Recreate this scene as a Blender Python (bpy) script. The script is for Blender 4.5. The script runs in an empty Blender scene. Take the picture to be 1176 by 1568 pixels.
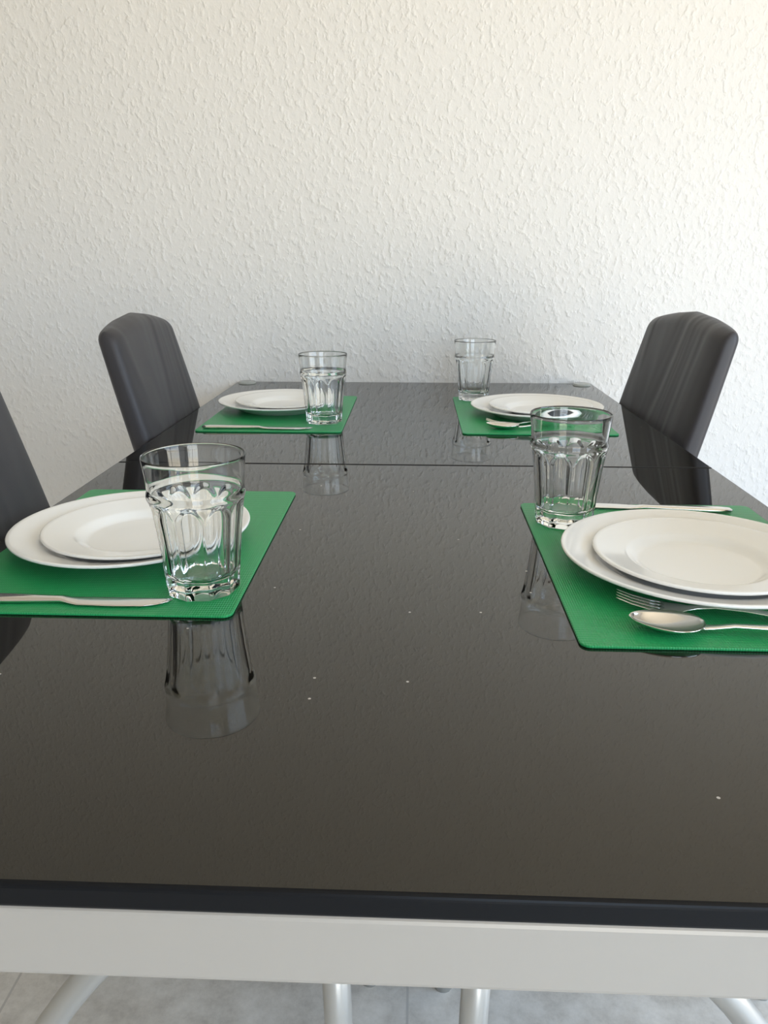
import bpy, bmesh, math, random
from mathutils import Vector, Matrix
random.seed(3)
S = bpy.context.scene
C = S.collection
S.view_settings.view_transform = 'Standard'
S.view_settings.look = 'None'
S.view_settings.exposure = 0.0

# ------------------------------------------------------------ helpers
def new_mat(name, col=(.8,.8,.8), rough=.5, metal=0., **kw):
    m = bpy.data.materials.new(name); m.use_nodes = True
    b = m.node_tree.nodes['Principled BSDF']
    b.inputs['Base Color'].default_value = (*col, 1)
    b.inputs['Roughness'].default_value = rough
    b.inputs['Metallic'].default_value = metal
    for k, v in kw.items():
        b.inputs[k.replace('_', ' ')].default_value = v
    return m, m.node_tree, b

def nd(nt, typ, **kw):
    n = nt.nodes.new(typ)
    for k, v in kw.items():
        if hasattr(n, k): setattr(n, k, v)
        else: n.inputs[k].default_value = v
    return n

def ramp(nt, stops):
    r = nt.nodes.new('ShaderNodeValToRGB')
    e = r.color_ramp.elements
    while len(e) < len(stops): e.new(.5)
    for i, (p, c) in enumerate(stops):
        e[i].position = p
        e[i].color = (*c, 1) if isinstance(c, tuple) else (c, c, c, 1)
    return r

def coords(nt, scale=(1,1,1), rot=(0,0,0)):
    t = nt.nodes.new('ShaderNodeTexCoord'); mp = nt.nodes.new('ShaderNodeMapping')
    mp.inputs['Scale'].default_value = scale; mp.inputs['Rotation'].default_value = rot
    nt.links.new(t.outputs['Object'], mp.inputs['Vector'])
    return mp.outputs['Vector']

def mesh_obj(name, bm, mat=None, parent=None, smooth=True, loc=(0,0,0), rot=0.):
    me = bpy.data.meshes.new(name); bm.normal_update(); bm.to_mesh(me); bm.free()
    if smooth: me.polygons.foreach_set('use_smooth', [True]*len(me.polygons))
    o = bpy.data.objects.new(name, me); C.objects.link(o)
    if mat: me.materials.append(mat)
    if parent: o.parent = parent
    o.location = loc; o.rotation_euler = (0, 0, rot)
    return o

def empty(name, loc=(0,0,0), rot=0.):
    e = bpy.data.objects.new(name, None); C.objects.link(e)
    e.location = loc; e.rotation_euler = (0,0,rot); e.empty_display_size = .1
    return e

def add_box(bm, x0,x1,y0,y1,z0,z1, bev=0., seg=2):
    r = bmesh.ops.create_cube(bm, size=1)
    vs = r['verts']
    for v in vs:
        v.co = Vector((x0+(v.co.x+.5)*(x1-x0), y0+(v.co.y+.5)*(y1-y0), z0+(v.co.z+.5)*(z1-z0)))
    if bev:
        es = list({e for v in vs for e in v.link_edges})
        bmesh.ops.bevel(bm, geom=es, offset=bev, segments=seg, affect='EDGES', profile=.5)

def loft(bm, rings, cap0=True, cap1=True):
    L = [[bm.verts.new(p) for p in r] for r in rings]
    n = len(L[0])
    for a, b in zip(L, L[1:]):
        for i in range(n):
            bm.faces.new((a[i], a[(i+1)%n], b[(i+1)%n], b[i]))
    if cap0: bm.faces.new(list(reversed(L[0])))
    if cap1: bm.faces.new(L[-1])
    return L

def tube(bm, pts, r, n=14):
    P = [Vector(p) for p in pts]; rings = []
    for i, p in enumerate(P):
        d = (P[min(i+1, len(P)-1)] - P[max(i-1, 0)]).normalized()
        up = Vector((0,1,0)) if abs(d.y) < .9 else Vector((0,0,1))
        a = d.cross(up).normalized(); b = d.cross(a).normalized()
        rr = r[i] if isinstance(r, (list, tuple)) else r
        rings.append([p + a*math.cos(2*math.pi*k/n)*rr + b*math.sin(2*math.pi*k/n)*rr for k in range(n)])
    loft(bm, rings)

def bez(p0,p1,p2,p3,n=12):
    p0,p1,p2,p3 = map(Vector,(p0,p1,p2,p3)); o=[]
    for i in range(n+1):
        t=i/n; o.append(p0*(1-t)**3+p1*3*t*(1-t)**2+p2*3*t*t*(1-t)+p3*t**3)
    return o

def fix_normals(bm):
    bmesh.ops.recalc_face_normals(bm, faces=bm.faces[:])

def sstep(x):
    x = max(0., min(1., x)); return x*x*(3-2*x)

# ------------------------------------------------------------ materials
# plaster wall
M_wall, nt, b = new_mat('plaster_wall', (.81,.80,.78), .5)
v = coords(nt, (1.2,1,.9), (0,.5,0))
n1 = nd(nt, 'ShaderNodeTexNoise', Scale=64., Detail=2., Roughness=.5, Distortion=.2)
n2 = nd(nt, 'ShaderNodeTexNoise', Scale=210., Detail=2.)
nt.links.new(v, n1.inputs['Vector']); nt.links.new(v, n2.inputs['Vector'])
r1 = ramp(nt, [(.40, 0.), (.54,.22), (.70, 1.)])
nt.links.new(n1.outputs['Fac'], r1.inputs['Fac'])
mx = nd(nt, 'ShaderNodeMath', operation='MULTIPLY_ADD'); mx.inputs[1].default_value = .2
nt.links.new(n2.outputs['Fac'], mx.inputs[0]); nt.links.new(r1.outputs['Color'], mx.inputs[2])
bp = nd(nt, 'ShaderNodeBump', Strength=.5, Distance=.0034)
nt.links.new(mx.outputs[0], bp.inputs['Height']); nt.links.new(bp.outputs[0], b.inputs['Normal'])

M_ceil, *_ = new_mat('ceiling_paint', (.80,.76,.68), .8)

# floor tile
M_floor, nt, b = new_mat('stone_tile', (.6,.58,.55), .45)
v = coords(nt)
bk = nd(nt, 'ShaderNodeTexBrick', offset=0., Scale=1.)
bk.inputs['Brick Width'].default_value = .6; bk.inputs['Row Height'].default_value = .6
bk.inputs['Mortar Size'].default_value = .002; bk.inputs['Mortar'].default_value=(.50,.47,.43,1)
n1 = nd(nt, 'ShaderNodeTexNoise', Scale=16., Detail=10., Roughness=.75)
r1 = ramp(nt, [(.3,(.46,.42,.37)),(.5,(.64,.60,.54)),(.75,(.82,.78,.72))])
nt.links.new(v, bk.inputs['Vector']); nt.links.new(v, n1.inputs['Vector'])
nt.links.new(n1.outputs['Fac'], r1.inputs['Fac'])
nt.links.new(r1.outputs['Color'], bk.inputs['Color1']); nt.links.new(r1.outputs['Color'], bk.inputs['Color2'])
nt.links.new(bk.outputs['Color'], b.inputs['Base Color'])

# glossy black glass table top with a few dust specks
TC=(.0065,.0062,.005,1)
M_top, nt, b = new_mat('black_table_glass', TC[:3], .0, IOR=1.6)
b.inputs['Specular Tint'].default_value=(1.,.99,.95,1)
v = coords(nt)
vo = nd(nt, 'ShaderNodeTexVoronoi', Scale=16., voronoi_dimensions='2D'); nt.links.new(v, vo.inputs['Vector'])
c1 = nd(nt, 'ShaderNodeMath', operation='LESS_THAN'); c1.inputs[1].default_value=.018
nt.links.new(vo.outputs['Distance'], c1.inputs[0])
sp = nd(nt, 'ShaderNodeSeparateColor'); nt.links.new(vo.outputs['Color'], sp.inputs[0])
c2 = nd(nt, 'ShaderNodeMath', operation='GREATER_THAN'); c2.inputs[1].default_value=.8
nt.links.new(sp.outputs[0], c2.inputs[0])
mm = nd(nt, 'ShaderNodeMath', operation='MULTIPLY')
nt.links.new(c1.outputs[0], mm.inputs[0]); nt.links.new(c2.outputs[0], mm.inputs[1])
mc = nd(nt, 'ShaderNodeMix', data_type='RGBA')
mc.inputs[6].default_value=TC; mc.inputs[7].default_value=(.45,.43,.4,1)
nt.links.new(mm.outputs[0], mc.inputs[0]); nt.links.new(mc.outputs[2], b.inputs['Base Color'])
M_edge, *_ = new_mat('black_edge_band', (.005,.006,.008), .3, IOR=1.28)

M_frame, *_ = new_mat('painted_metal_frame', (.47,.45,.42), .35, .25)
M_cap, *_ = new_mat('corner_cap', (.35,.37,.35), .2)

# placemat
M_mat, nt, b = new_mat('green_ribbed_vinyl', (.018,.33,.105), .36)
v = coords(nt)
w = nd(nt, 'ShaderNodeTexWave', wave_type='BANDS', bands_direction='X', Scale=140., Distortion=0.)
w2 = nd(nt, 'ShaderNodeTexWave', wave_type='BANDS', bands_direction='Y', Scale=75., Distortion=0.)
nt.links.new(v, w.inputs['Vector']); nt.links.new(v, w2.inputs['Vector'])
ad = nd(nt, 'ShaderNodeMath', operation='ADD')
nt.links.new(w.outputs['Fac'], ad.inputs[0]); nt.links.new(w2.outputs['Fac'], ad.inputs[1])
bp = nd(nt, 'ShaderNodeBump', Strength=.45, Distance=.0005)
nt.links.new(ad.outputs[0], bp.inputs['Height']); nt.links.new(bp.outputs[0], b.inputs['Normal'])

M_china, *_ = new_mat('white_porcelain', (.94,.94,.92), .10, IOR=1.5)
M_steel, *_ = new_mat('polished_steel', (.78,.76,.73), .12, 1.)
M_glass, nt, b = new_mat('clear_glass', (.99,1.,.995), 0., IOR=1.47)
b.inputs['Transmission Weight'].default_value = 1.

# chair fabric
M_fab, nt, b = new_mat('dark_grey_upholstery', (.032,.030,.035), .5)
v = coords(nt, (1,1,1))
mp = nt.nodes.new('ShaderNodeMapping'); mp.inputs['Scale'].default_value=(3,8,1.8)
t = nt.nodes.new('ShaderNodeTexCoord'); nt.links.new(t.outputs['Object'], mp.inputs['Vector'])
n1 = nd(nt, 'ShaderNodeTexNoise', Scale=1., Detail=2., Distortion=.8); nt.links.new(mp.outputs[0], n1.inputs['Vector'])
n2 = nd(nt, 'ShaderNodeTexNoise', Scale=900., Detail=1.); nt.links.new(v, n2.inputs['Vector'])
b1 = nd(nt, 'ShaderNodeBump', Strength=.5, Distance=.02); nt.links.new(n1.outputs['Fac'], b1.inputs['Height'])
b2 = nd(nt, 'ShaderNodeBump', Strength=.25, Distance=.0008); nt.links.new(n2.outputs['Fac'], b2.inputs['Height'])
nt.links.new(b1.outputs[0], b2.inputs['Normal']); nt.links.new(b2.outputs[0], b.inputs['Normal'])
b.inputs['Sheen Weight'].default_value = .08
M_leg, *_ = new_mat('satin_metal_leg', (.55,.54,.51), .3, .5)
M_pvc, *_ = new_mat('white_window_frame', (.8,.8,.8), .3)

# ------------------------------------------------------------ room
X0, X1, Y0, Y1, ZC = -3.4, 2.1, -2.6, 2.035, 2.55
bm = bmesh.new(); add_box(bm, X0-.1,X1+.1,Y1,Y1+.1,0,ZC); mesh_obj('wall_back', bm, M_wall, smooth=False)
bm = bmesh.new(); add_box(bm, X0-.1,X0,Y0,Y1,0,ZC); mesh_obj('wall_left', bm, M_wall, smooth=False)
bm = bmesh.new(); add_box(bm, X0-.1,X1+.1,Y0-.1,Y1+.1,-.1,0); mesh_obj('floor', bm, M_floor, smooth=False)
bm = bmesh.new(); add_box(bm, X0-.1,X1+.1,Y0-.1,Y1+.1,ZC,ZC+.1); mesh_obj('ceiling', bm, M_ceil, smooth=False)
wy0,wy1,wz0,wz1 = -1.4, 1.05, .1, 2.25
bm = bmesh.new()
add_box(bm, X1,X1+.1,Y0,wy0,0,ZC); add_box(bm, X1,X1+.1,wy1,Y1,0,ZC)
add_box(bm, X1,X1+.1,wy0,wy1,0,wz0); add_box(bm, X1,X1+.1,wy0,wy1,wz1,ZC)
mesh_obj('wall_right', bm, M_wall, smooth=False)
bm = bmesh.new()
f=.05
add_box(bm, X1+.02,X1+.07,wy0,wy1,wz0,wz0+f); add_box(bm, X1+.02,X1+.07,wy0,wy1,wz1-f,wz1)
for yy in (wy0, (wy0+wy1)/2-f/2, wy1-f): add_box(bm, X1+.02,X1+.07,yy,yy+f,wz0,wz1)
mesh_obj('window_1', bm, M_pvc, smooth=False)
dx0,dx1,dz1 = .1,1.7,2.2
bm = bmesh.new()
add_box(bm, X0-.1,dx0,Y0-.1,Y0,0,ZC); add_box(bm, dx1,X1+.1,Y0-.1,Y0,0,ZC); add_box(bm, dx0,dx1,Y0-.1,Y0,dz1,ZC)
mesh_obj('wall_front', bm, M_wall, smooth=False)
bm = bmesh.new()
add_box(bm, dx0,dx1,Y0-.07,Y0-.02,dz1-f,dz1); add_box(bm, dx0,dx1,Y0-.07,Y0-.02,0,f)
for xx in (dx0,(dx0+dx1)/2-f/2,dx1-f): add_box(bm, xx,xx+f,Y0-.07,Y0-.02,0,dz1)
mesh_obj('balcony_door', bm, M_pvc, smooth=False)  # frame of the unseen balcony door behind the camera

def portal(name, loc, rot, sx, sy):
    l = bpy.data.lights.new(name,'AREA'); l.shape='RECTANGLE'; l.size=sx; l.size_y=sy
    l.cycles.is_portal = True
    o = bpy.data.objects.new(name,l); C.objects.link(o); o.location=loc; o.rotation_euler=rot
portal('window_portal', (X1+.12,(wy0+wy1)/2,(wz0+wz1)/2), (0,math.pi/2,0), wz1-wz0, wy1-wy0)
portal('door_portal', ((dx0+dx1)/2,Y0-.12,dz1/2), (math.pi/2,0,0), dx1-dx0, dz1)

W = bpy.data.worlds.new('World'); S.world = W; W.use_nodes = True
nt = W.node_tree; bg = nt.nodes['Background']
tc = nt.nodes.new('ShaderNodeTexCoord'); sx = nt.nodes.new('ShaderNodeSeparateXYZ')
nt.links.new(tc.outputs['Generated'], sx.inputs[0])
r = ramp(nt, [(.0,(.70,.60,.44)),(.48,(.92,.83,.68)),(.52,(.74,.87,1.)),(1.,(.32,.58,1.))])
ma = nd(nt,'ShaderNodeMath',operation='MULTIPLY_ADD'); ma.inputs[1].default_value=.5; ma.inputs[2].default_value=.5
nt.links.new(sx.outputs[2], ma.inputs[0]); nt.links.new(ma.outputs[0], r.inputs['Fac'])
nt.links.new(r.outputs['Color'], bg.inputs['Color']); bg.inputs['Strength'].default_value = 6.3

# ------------------------------------------------------------ table
TZ=.75; TX0,TX1 = -.469,.459; TY0,TYS,TY1 = .3046,1.161,2.028
tab = empty('dining_table')
def top(name,y0,y1):
    bm = bmesh.new(); add_box(bm, TX0,TX1,y0,y1,TZ-.016,TZ,.003,4)
    o=mesh_obj(name, bm, M_top, tab, smooth=False); o.data.materials.append(M_edge)
    for p in o.data.polygons:
        if p.normal.z<.985: p.material_index=1
top('top_near',TY0,TYS-.0008); top('top_far',TYS+.0008,TY1)
bm = bmesh.new()
AX=.40; az0,az1=TZ-.064,TZ-.0165
add_box(bm, TX0+.004,TX1-.004,TY0+.002,TY0+.03,az0,az1,.004,3)
add_box(bm, -AX,AX,TY1-.03,TY1-.004,az0,az1,.004,3)
for s in (-1,1):
    add_box(bm, s*AX-.012,s*AX+.012,TY0+.028,TY1-.028,az0,az1,.003,2)
mesh_obj('frame', bm, M_frame, tab, smooth=False)
bm = bmesh.new()
for sx_ in (-1,1):
    for yy in (TY0+.04, TY1-.05):
        add_box(bm, sx_*.4-.022,sx_*.4+.022,yy-.022,yy+.022,0,az0+.01,.006,3)
mesh_obj('legs', bm, M_frame, tab, smooth=False)
for i,(cx) in enumerate((TX0+.03,TX1-.03)):
    bm = bmesh.new()
    bmesh.ops.create_cone(bm, cap_ends=True, segments=40, radius1=.024, radius2=.021, depth=.004)
    for vv in bm.verts: vv.co += Vector((cx,TY1-.026,TZ+.002))
    mesh_obj('corner_cap_%d'%(i+1), bm, M_cap, tab, smooth=False)

# ------------------------------------------------------------ placemats
def placemat(x0,x1,y0,y1,rot=0):
    hx,hy=(x1-x0)/2,(y1-y0)/2; r=.009; bm=bmesh.new()
    ring=[]
    for cx,cy,a0 in ((hx-r,hy-r,0),(-hx+r,hy-r,90),(-hx+r,-hy+r,180),(hx-r,-hy+r,270)):
        for k in range(9):
            a=math.radians(a0+k*90/8); ring.append((cx,cy,a))
    rings=[]
    for off,z in ((.0006,0),(0,.0006),(0,.0018),(.0006,.0024)):
        rings.append([Vector((cx+math.cos(a)*(r-off),cy+math.sin(a)*(r-off),z)) for cx,cy,a in ring])
    loft(bm,rings)
    return mesh_obj('placemat', bm, M_mat, None, False, ((x0+x1)/2,(y0+y1)/2,TZ+.0002), rot)
placemat(-.445,-.160,.611,1.000)
placemat(.138,.428,.568,.960)
placemat(-.410,-.135,1.390,1.790)
placemat(.088,.373,1.385,1.790)
MZ = TZ+.0028

# ------------------------------------------------------------ plates
def spin(prof, n=96):
    bm=bmesh.new()
    L=[]
    for r_,z in prof:
        if r_<1e-6: L.append([bm.verts.new((0,0,z))])
        else: L.append([bm.verts.new((r_*math.cos(2*math.pi*k/n), r_*math.sin(2*math.pi*k/n), z)) for k in range(n)])
    for a,b_ in zip(L,L[1:]):
        for k in range(n):
            k2=(k+1)%n
            if len(a)==1: bm.faces.new((a[0],b_[k],b_[k2]))
            elif len(b_)==1: bm.faces.new((a[k],a[k2],b_[0]))
            else: bm.faces.new((a[k],a[k2],b_[k2],b_[k]))
    fix_normals(bm); return bm
def plate(name, R, H, x, y, z, wellf=.60):
    w=wellf*R; t=.0032; zr=.66*H; rr=(wellf+.12)*R; fl=.0040
    prof=[(0,fl),(w*.6,fl),(w*.92,fl+.0002)]
    for k in range(1,11):
        u=k/10; prof.append((w*.92+(rr-w*.92)*u, fl+.0002+(zr-fl-.0002)*sstep(u*.93)))
    r0,z0=prof[-1]
    for k in range(1,9):
        u=k/8; prof.append((r0+(R-.0015-r0)*u, z0+(H-z0)*u))
    prof += [(R-.0004,H-.0004),(R,H-.0015),(R-.0006,H-.003)]
    for k in range(1,9):
        u=k/8; prof.append((R-.0015+(r0+.003-R+.0015)*u, H-.0035+(z0-t-H+.0035)*u))
    prof += [(w*1.05,.0036),(w*.98,.0020),(w*.95,.0003),(w*.93,0),(w*.90,.0003),(w*.88,.0012),(0,.0012)]
    return mesh_obj(name, spin(prof), M_china, None, True, (x,y,z))
for (x,y,dx,dy,R_) in ((-.312,.797,.012,-.003,.129),(.287,.737,.001,-.004,.135),(-.285,1.620,.010,-.002,.131),(.249,1.575,.008,.0,.134)):
    plate('dinner_plate', R_, .022, x, y, MZ, .66)
    plate('side_plate', .105, .0185, x+dx, y+dy, MZ+.0044, .58)

# ------------------------------------------------------------ glasses
def drinking_glass(x,y,rot):
    H=.132; n=10; na=200; bm=bmesh.new()
    def R(z):
        pts=[(0,.0345),(.03,.0368),(.06,.0398),(.085,.0430),(.093,.0440),(.100,.0438),(.115,.0450),(H,.0470)]
        for (a,ra),(b_,rb) in zip(pts,pts[1:]):
            if z<=b_: u=(z-a)/(b_-a); return ra+(rb-ra)*u
        return pts[-1][1]
    rings=[]
    zs=[0,.0006,.002,.004]+[.004+.002*k for k in range(1,36)]+[.074+.001*k for k in range(1,30)]+[.103+.004*k for k in range(1,7)]+[.130]
    for z in zs:
        ring=[]
        for k in range(na):
            th=2*math.pi*k/na; ph=((th/(2*math.pi/n))%1-.5)*2
            a=ph*math.pi/n
            poly=math.cos(math.pi/n)/math.cos(a)
            ztop=.094-.014*ph*ph
            s=sstep((ztop-z)/.007)
            r_=R(z)*(1-s*(1-poly)) - s*.0009*(1-ph*ph)*(1 if z>.008 else z/.008)
            r_+= .0012*math.exp(-((z-.0955)/.004)**2)
            if z<.002: r_-= .0012*(1-z/.002)
            ring.append(Vector((r_*math.cos(th),r_*math.sin(th),z)))
        rings.append(ring)
    circ=lambda r_,z:[Vector((r_*math.cos(2*math.pi*k/na),r_*math.sin(2*math.pi*k/na),z)) for k in range(na)]
    rings += [circ(.0467,.1314),circ(.0462,H),circ(.0457,.1314),circ(.0454,.130)]
    for k in range(1,19):
        z=.130-(.130-.024)*k/18
        rings.append(circ(R(z)-(.0016+.0024*sstep((.10-z)/.02)),z))
    rb=R(.024)-.0040
    for k in range(1,8):
        a=k/8*math.pi/2; rings.append(circ(rb*(.62+.38*math.cos(a)), .024-.009*math.sin(a)))
    rings.append(circ(rb*.35,.0148)); rings.append(circ(rb*.05,.0147))
    loft(bm,rings); fix_normals(bm)
    return mesh_obj('drinking_glass', bm, M_glass, None, True, (x,y,MZ), rot)
drinking_glass(-.2005,.672,.1)
drinking_glass(.1810,.888,.25)
drinking_glass(-.177,1.482,.0)
drinking_glass(.133,1.758,.3)

# ------------------------------------------------------------ cutlery (tip at +X, handle end at -X)
def strip(bm, st, n=12):
    rings=[]
    for s in st:
        x,hw,z,ht=s[:4]; yc=s[4] if len(s)>4 else 0
        rings.append([Vector((x,yc+hw*math.copysign(abs(math.cos(a))**.7,math.cos(a)),z+ht*math.copysign(abs(math.sin(a))**.8,math.sin(a)))) for a in [2*math.pi*k/n for k in range(n)]])
    loft(bm,rings)
HANDLE=[(0,.002,.0012,.0006),(.002,.006,.0014,.001),(.008,.0088,.0018,.0012),(.03,.0080,.0040,.0013),(.06,.0058,.0070,.0014),(.09,.0040,.0085,.0015),(.115,.0030,.0080,.0016),(.130,.0034,.0055,.0016)]
def fork(x,y,rot,z=MZ):
    bm=bmesh.new()
    strip(bm, HANDLE+[(.138,.006,.0040,.0012),(.145,.0105,.0028,.001),(.155,.0122,.0022,.0009),(.160,.0122,.0024,.0008)],16)
    for i in range(4):
        yc=(i-1.5)*.0068
        strip(bm,[(.157,.0021,.0024,.0008,yc),(.170,.0018,.0034,.0008,yc),(.185,.0015,.0062,.0007,yc*.98),(.196,.0012,.0095,.0006,yc*.95),(.199,.0004,.0105,.0003,yc*.95)],8)
    fix_normals(bm); return mesh_obj('fork', bm, M_steel, None, True, (x,y,z), rot)
def spoon(x,y,rot,z=MZ):
    bm=bmesh.new()
    strip(bm, HANDLE+[(.138,.0045,.0050,.0013),(.143,.0055,.0052,.0009)],16)
    nx,ny=22,14; top=[];bot=[]
    for i in range(nx+1):
        u=i/nx; x_=.139+.062*u
        hw=.0215*(math.sin(math.pi*min(1,u**.85*.99+.01))**.55)*(1-.12*u)+.0004
        rt=[];rb_=[]
        for j in range(ny+1):
            w_=-1+2*j/ny
            dep=.0085*(1-w_*w_)*math.sin(math.pi*min(1,max(0,u)))**.6
            rim=.0058+.0045*(u-.3)**2
            rt.append(bm.verts.new((x_,w_*hw,rim-dep+.0036))); rb_.append(bm.verts.new((x_,w_*hw*1.01,rim-dep+.0026)))
        top.append(rt);bot.append(rb_)
    for i in range(nx):
        for j in range(ny):
            bm.faces.new((top[i][j],top[i+1][j],top[i+1][j+1],top[i][j+1]))
            bm.faces.new((bot[i][j+1],bot[i+1][j+1],bot[i+1][j],bot[i][j]))
        bm.faces.new((top[i][0],bot[i][0],bot[i+1][0],top[i+1][0]))
        bm.faces.new((top[i+1][ny],bot[i+1][ny],bot[i][ny],top[i][ny]))
    for j in range(ny):
        bm.faces.new((top[0][j+1],bot[0][j+1],bot[0][j],top[0][j]))
        bm.faces.new((top[nx][j],bot[nx][j],bot[nx][j+1],top[nx][j+1]))
    fix_normals(bm); return mesh_obj('spoon', bm, M_steel, None, True, (x,y,z), rot)
def knife(x,y,rot,z=MZ):
    bm=bmesh.new()
    strip(bm,[(0,.002,.003,.001),(.003,.0065,.003,.0024),(.015,.0085,.003,.0028),(.06,.0075,.003,.0028),(.095,.0055,.003,.0026),(.108,.005,.003,.0024),
      (.116,.0065,.0024,.0012,-.0008),(.125,.0088,.0021,.0008,-.0015),(.16,.0098,.0020,.0007,-.0018),(.185,.0092,.0019,.0006,-.0012),(.198,.0070,.0018,.0005,.0010),(.206,.0038,.0018,.0004,.0040),(.209,.0008,.0018,.0003,.0062)],16)
    fix_normals(bm); return mesh_obj('table_knife', bm, M_steel, None, True, (x,y,z), rot)
PI=math.pi
knife(-.430,.6345,-.0)
knife(.398,.930,PI-.09)
knife(-.400,1.412,.0)
knife(.350,1.775,PI)
spoon(.384,.579,PI-.12)
fork(.378,.600,PI-.26)
spoon(.335,1.418,PI-.06)
fork(.335,1.445,PI-.12)

# ------------------------------------------------------------ chairs (local: faces +X, y = width, origin on floor)
def chair(x,y,rot,w=.19):
    e=empty('dining_chair',(x,y,0),rot)
    bm=bmesh.new(); n=96; rings=[]
    z0,z1=.44,.932
    def cx(z): return -.25*(z-.75)
    lv=[0,.01,.03,.08]+[.08+.86*k/22 for k in range(1,23)]+[.955,.968,.978,.986,.993,.998,1.]
    for v_ in lv:
        zz=z0+(z1-z0)*v_
        T=.024+.003*math.sin(math.pi*v_)
        hw=w+.006*math.sin(math.pi*v_)-.008*v_
        e1=(1-v_)/.045
        if e1<1: k=math.sqrt(max(0,1-(1-e1)**2)); T*=max(k,.05); hw-= .008*(1-k)
        if v_<.04: k=math.sqrt(max(0,1-(1-v_/.04)**2)); T*=max(k,.05); hw-=.012*(1-k)
        ring=[]
        for i in range(n):
            a=2*math.pi*i/n; ca,sa=math.cos(a),math.sin(a)
            yy=hw*math.copysign(abs(ca)**.30,ca); xx=T*math.copysign(abs(sa)**.6,sa)
            q=yy/w
            arch=.026*(1-abs(q)**1.5)*sstep((v_-.3)/.7)
            xx += cx(zz)-.026 + .008*q*q
            if sa>0: xx -= .004*math.exp(-(yy/.006)**2)*min(1,T/.03)
            ring.append(Vector((xx,yy,zz+arch)))
        rings.append(ring)
    loft(bm,rings); fix_normals(bm)
    mesh_obj('backrest',bm,M_fab,e)
    bm=bmesh.new(); rings=[]
    for v_ in [0,.05,.15,.3,.5,.7,.85,.95,1.]:
        k=math.sqrt(max(0,1-(2*v_-1)**4)); hx=.195+.012*k; hy=.166+.012*k
        ring=[]
        for i in range(n):
            a=2*math.pi*i/n; ca,sa=math.cos(a),math.sin(a)
            ring.append(Vector((.235+hx*math.copysign(abs(ca)**.3,ca), hy*math.copysign(abs(sa)**.3,sa), .430+.055*v_)))
        rings.append(ring)
    loft(bm,rings); fix_normals(bm)
    mesh_obj('seat',bm,M_fab,e)
    bm=bmesh.new()
    for s in (-1,1):
        yy=s*.155
        tube(bm,[(.03,yy,.428),(.40,yy,.428)],.010)
        tube(bm,[(.405,yy,.44),(.408,yy,.3),(.414,yy*1.02,.15),(.420,yy*1.04,0)],.0145)
        tube(bm,bez((.24,yy,.428),(.19,yy,.425),(.11,yy*1.03,.33),(-.06,yy*1.08,0)),.0145)
        tube(bm,[(.06,yy*.6,.43),(.065,yy*.6,.50),(.03,yy*.6,.56)],.010)
    tube(bm,[(.06,-.155,.428),(.06,.155,.428)],.010); tube(bm,[(.36,-.155,.428),(.36,.155,.428)],.010)
    fix_normals(bm); mesh_obj('frame',bm,M_leg,e)
    return e
chair(-.478,.740,0,.212)
chair(-.478,1.510,0,.175)
chair(.474,.735,PI)
chair(.482,1.585,PI+.06,.20)

# ------------------------------------------------------------ camera
cam=bpy.data.cameras.new('Camera'); co=bpy.data.objects.new('Camera',cam); C.objects.link(co)
cam.sensor_fit='VERTICAL'; cam.sensor_height=24; cam.sensor_width=18; cam.lens=18; cam.clip_start=.02
co.location=(0,0,1.05); co.rotation_euler=(math.radians(90-18),0,math.radians(2.31))
S.camera=co
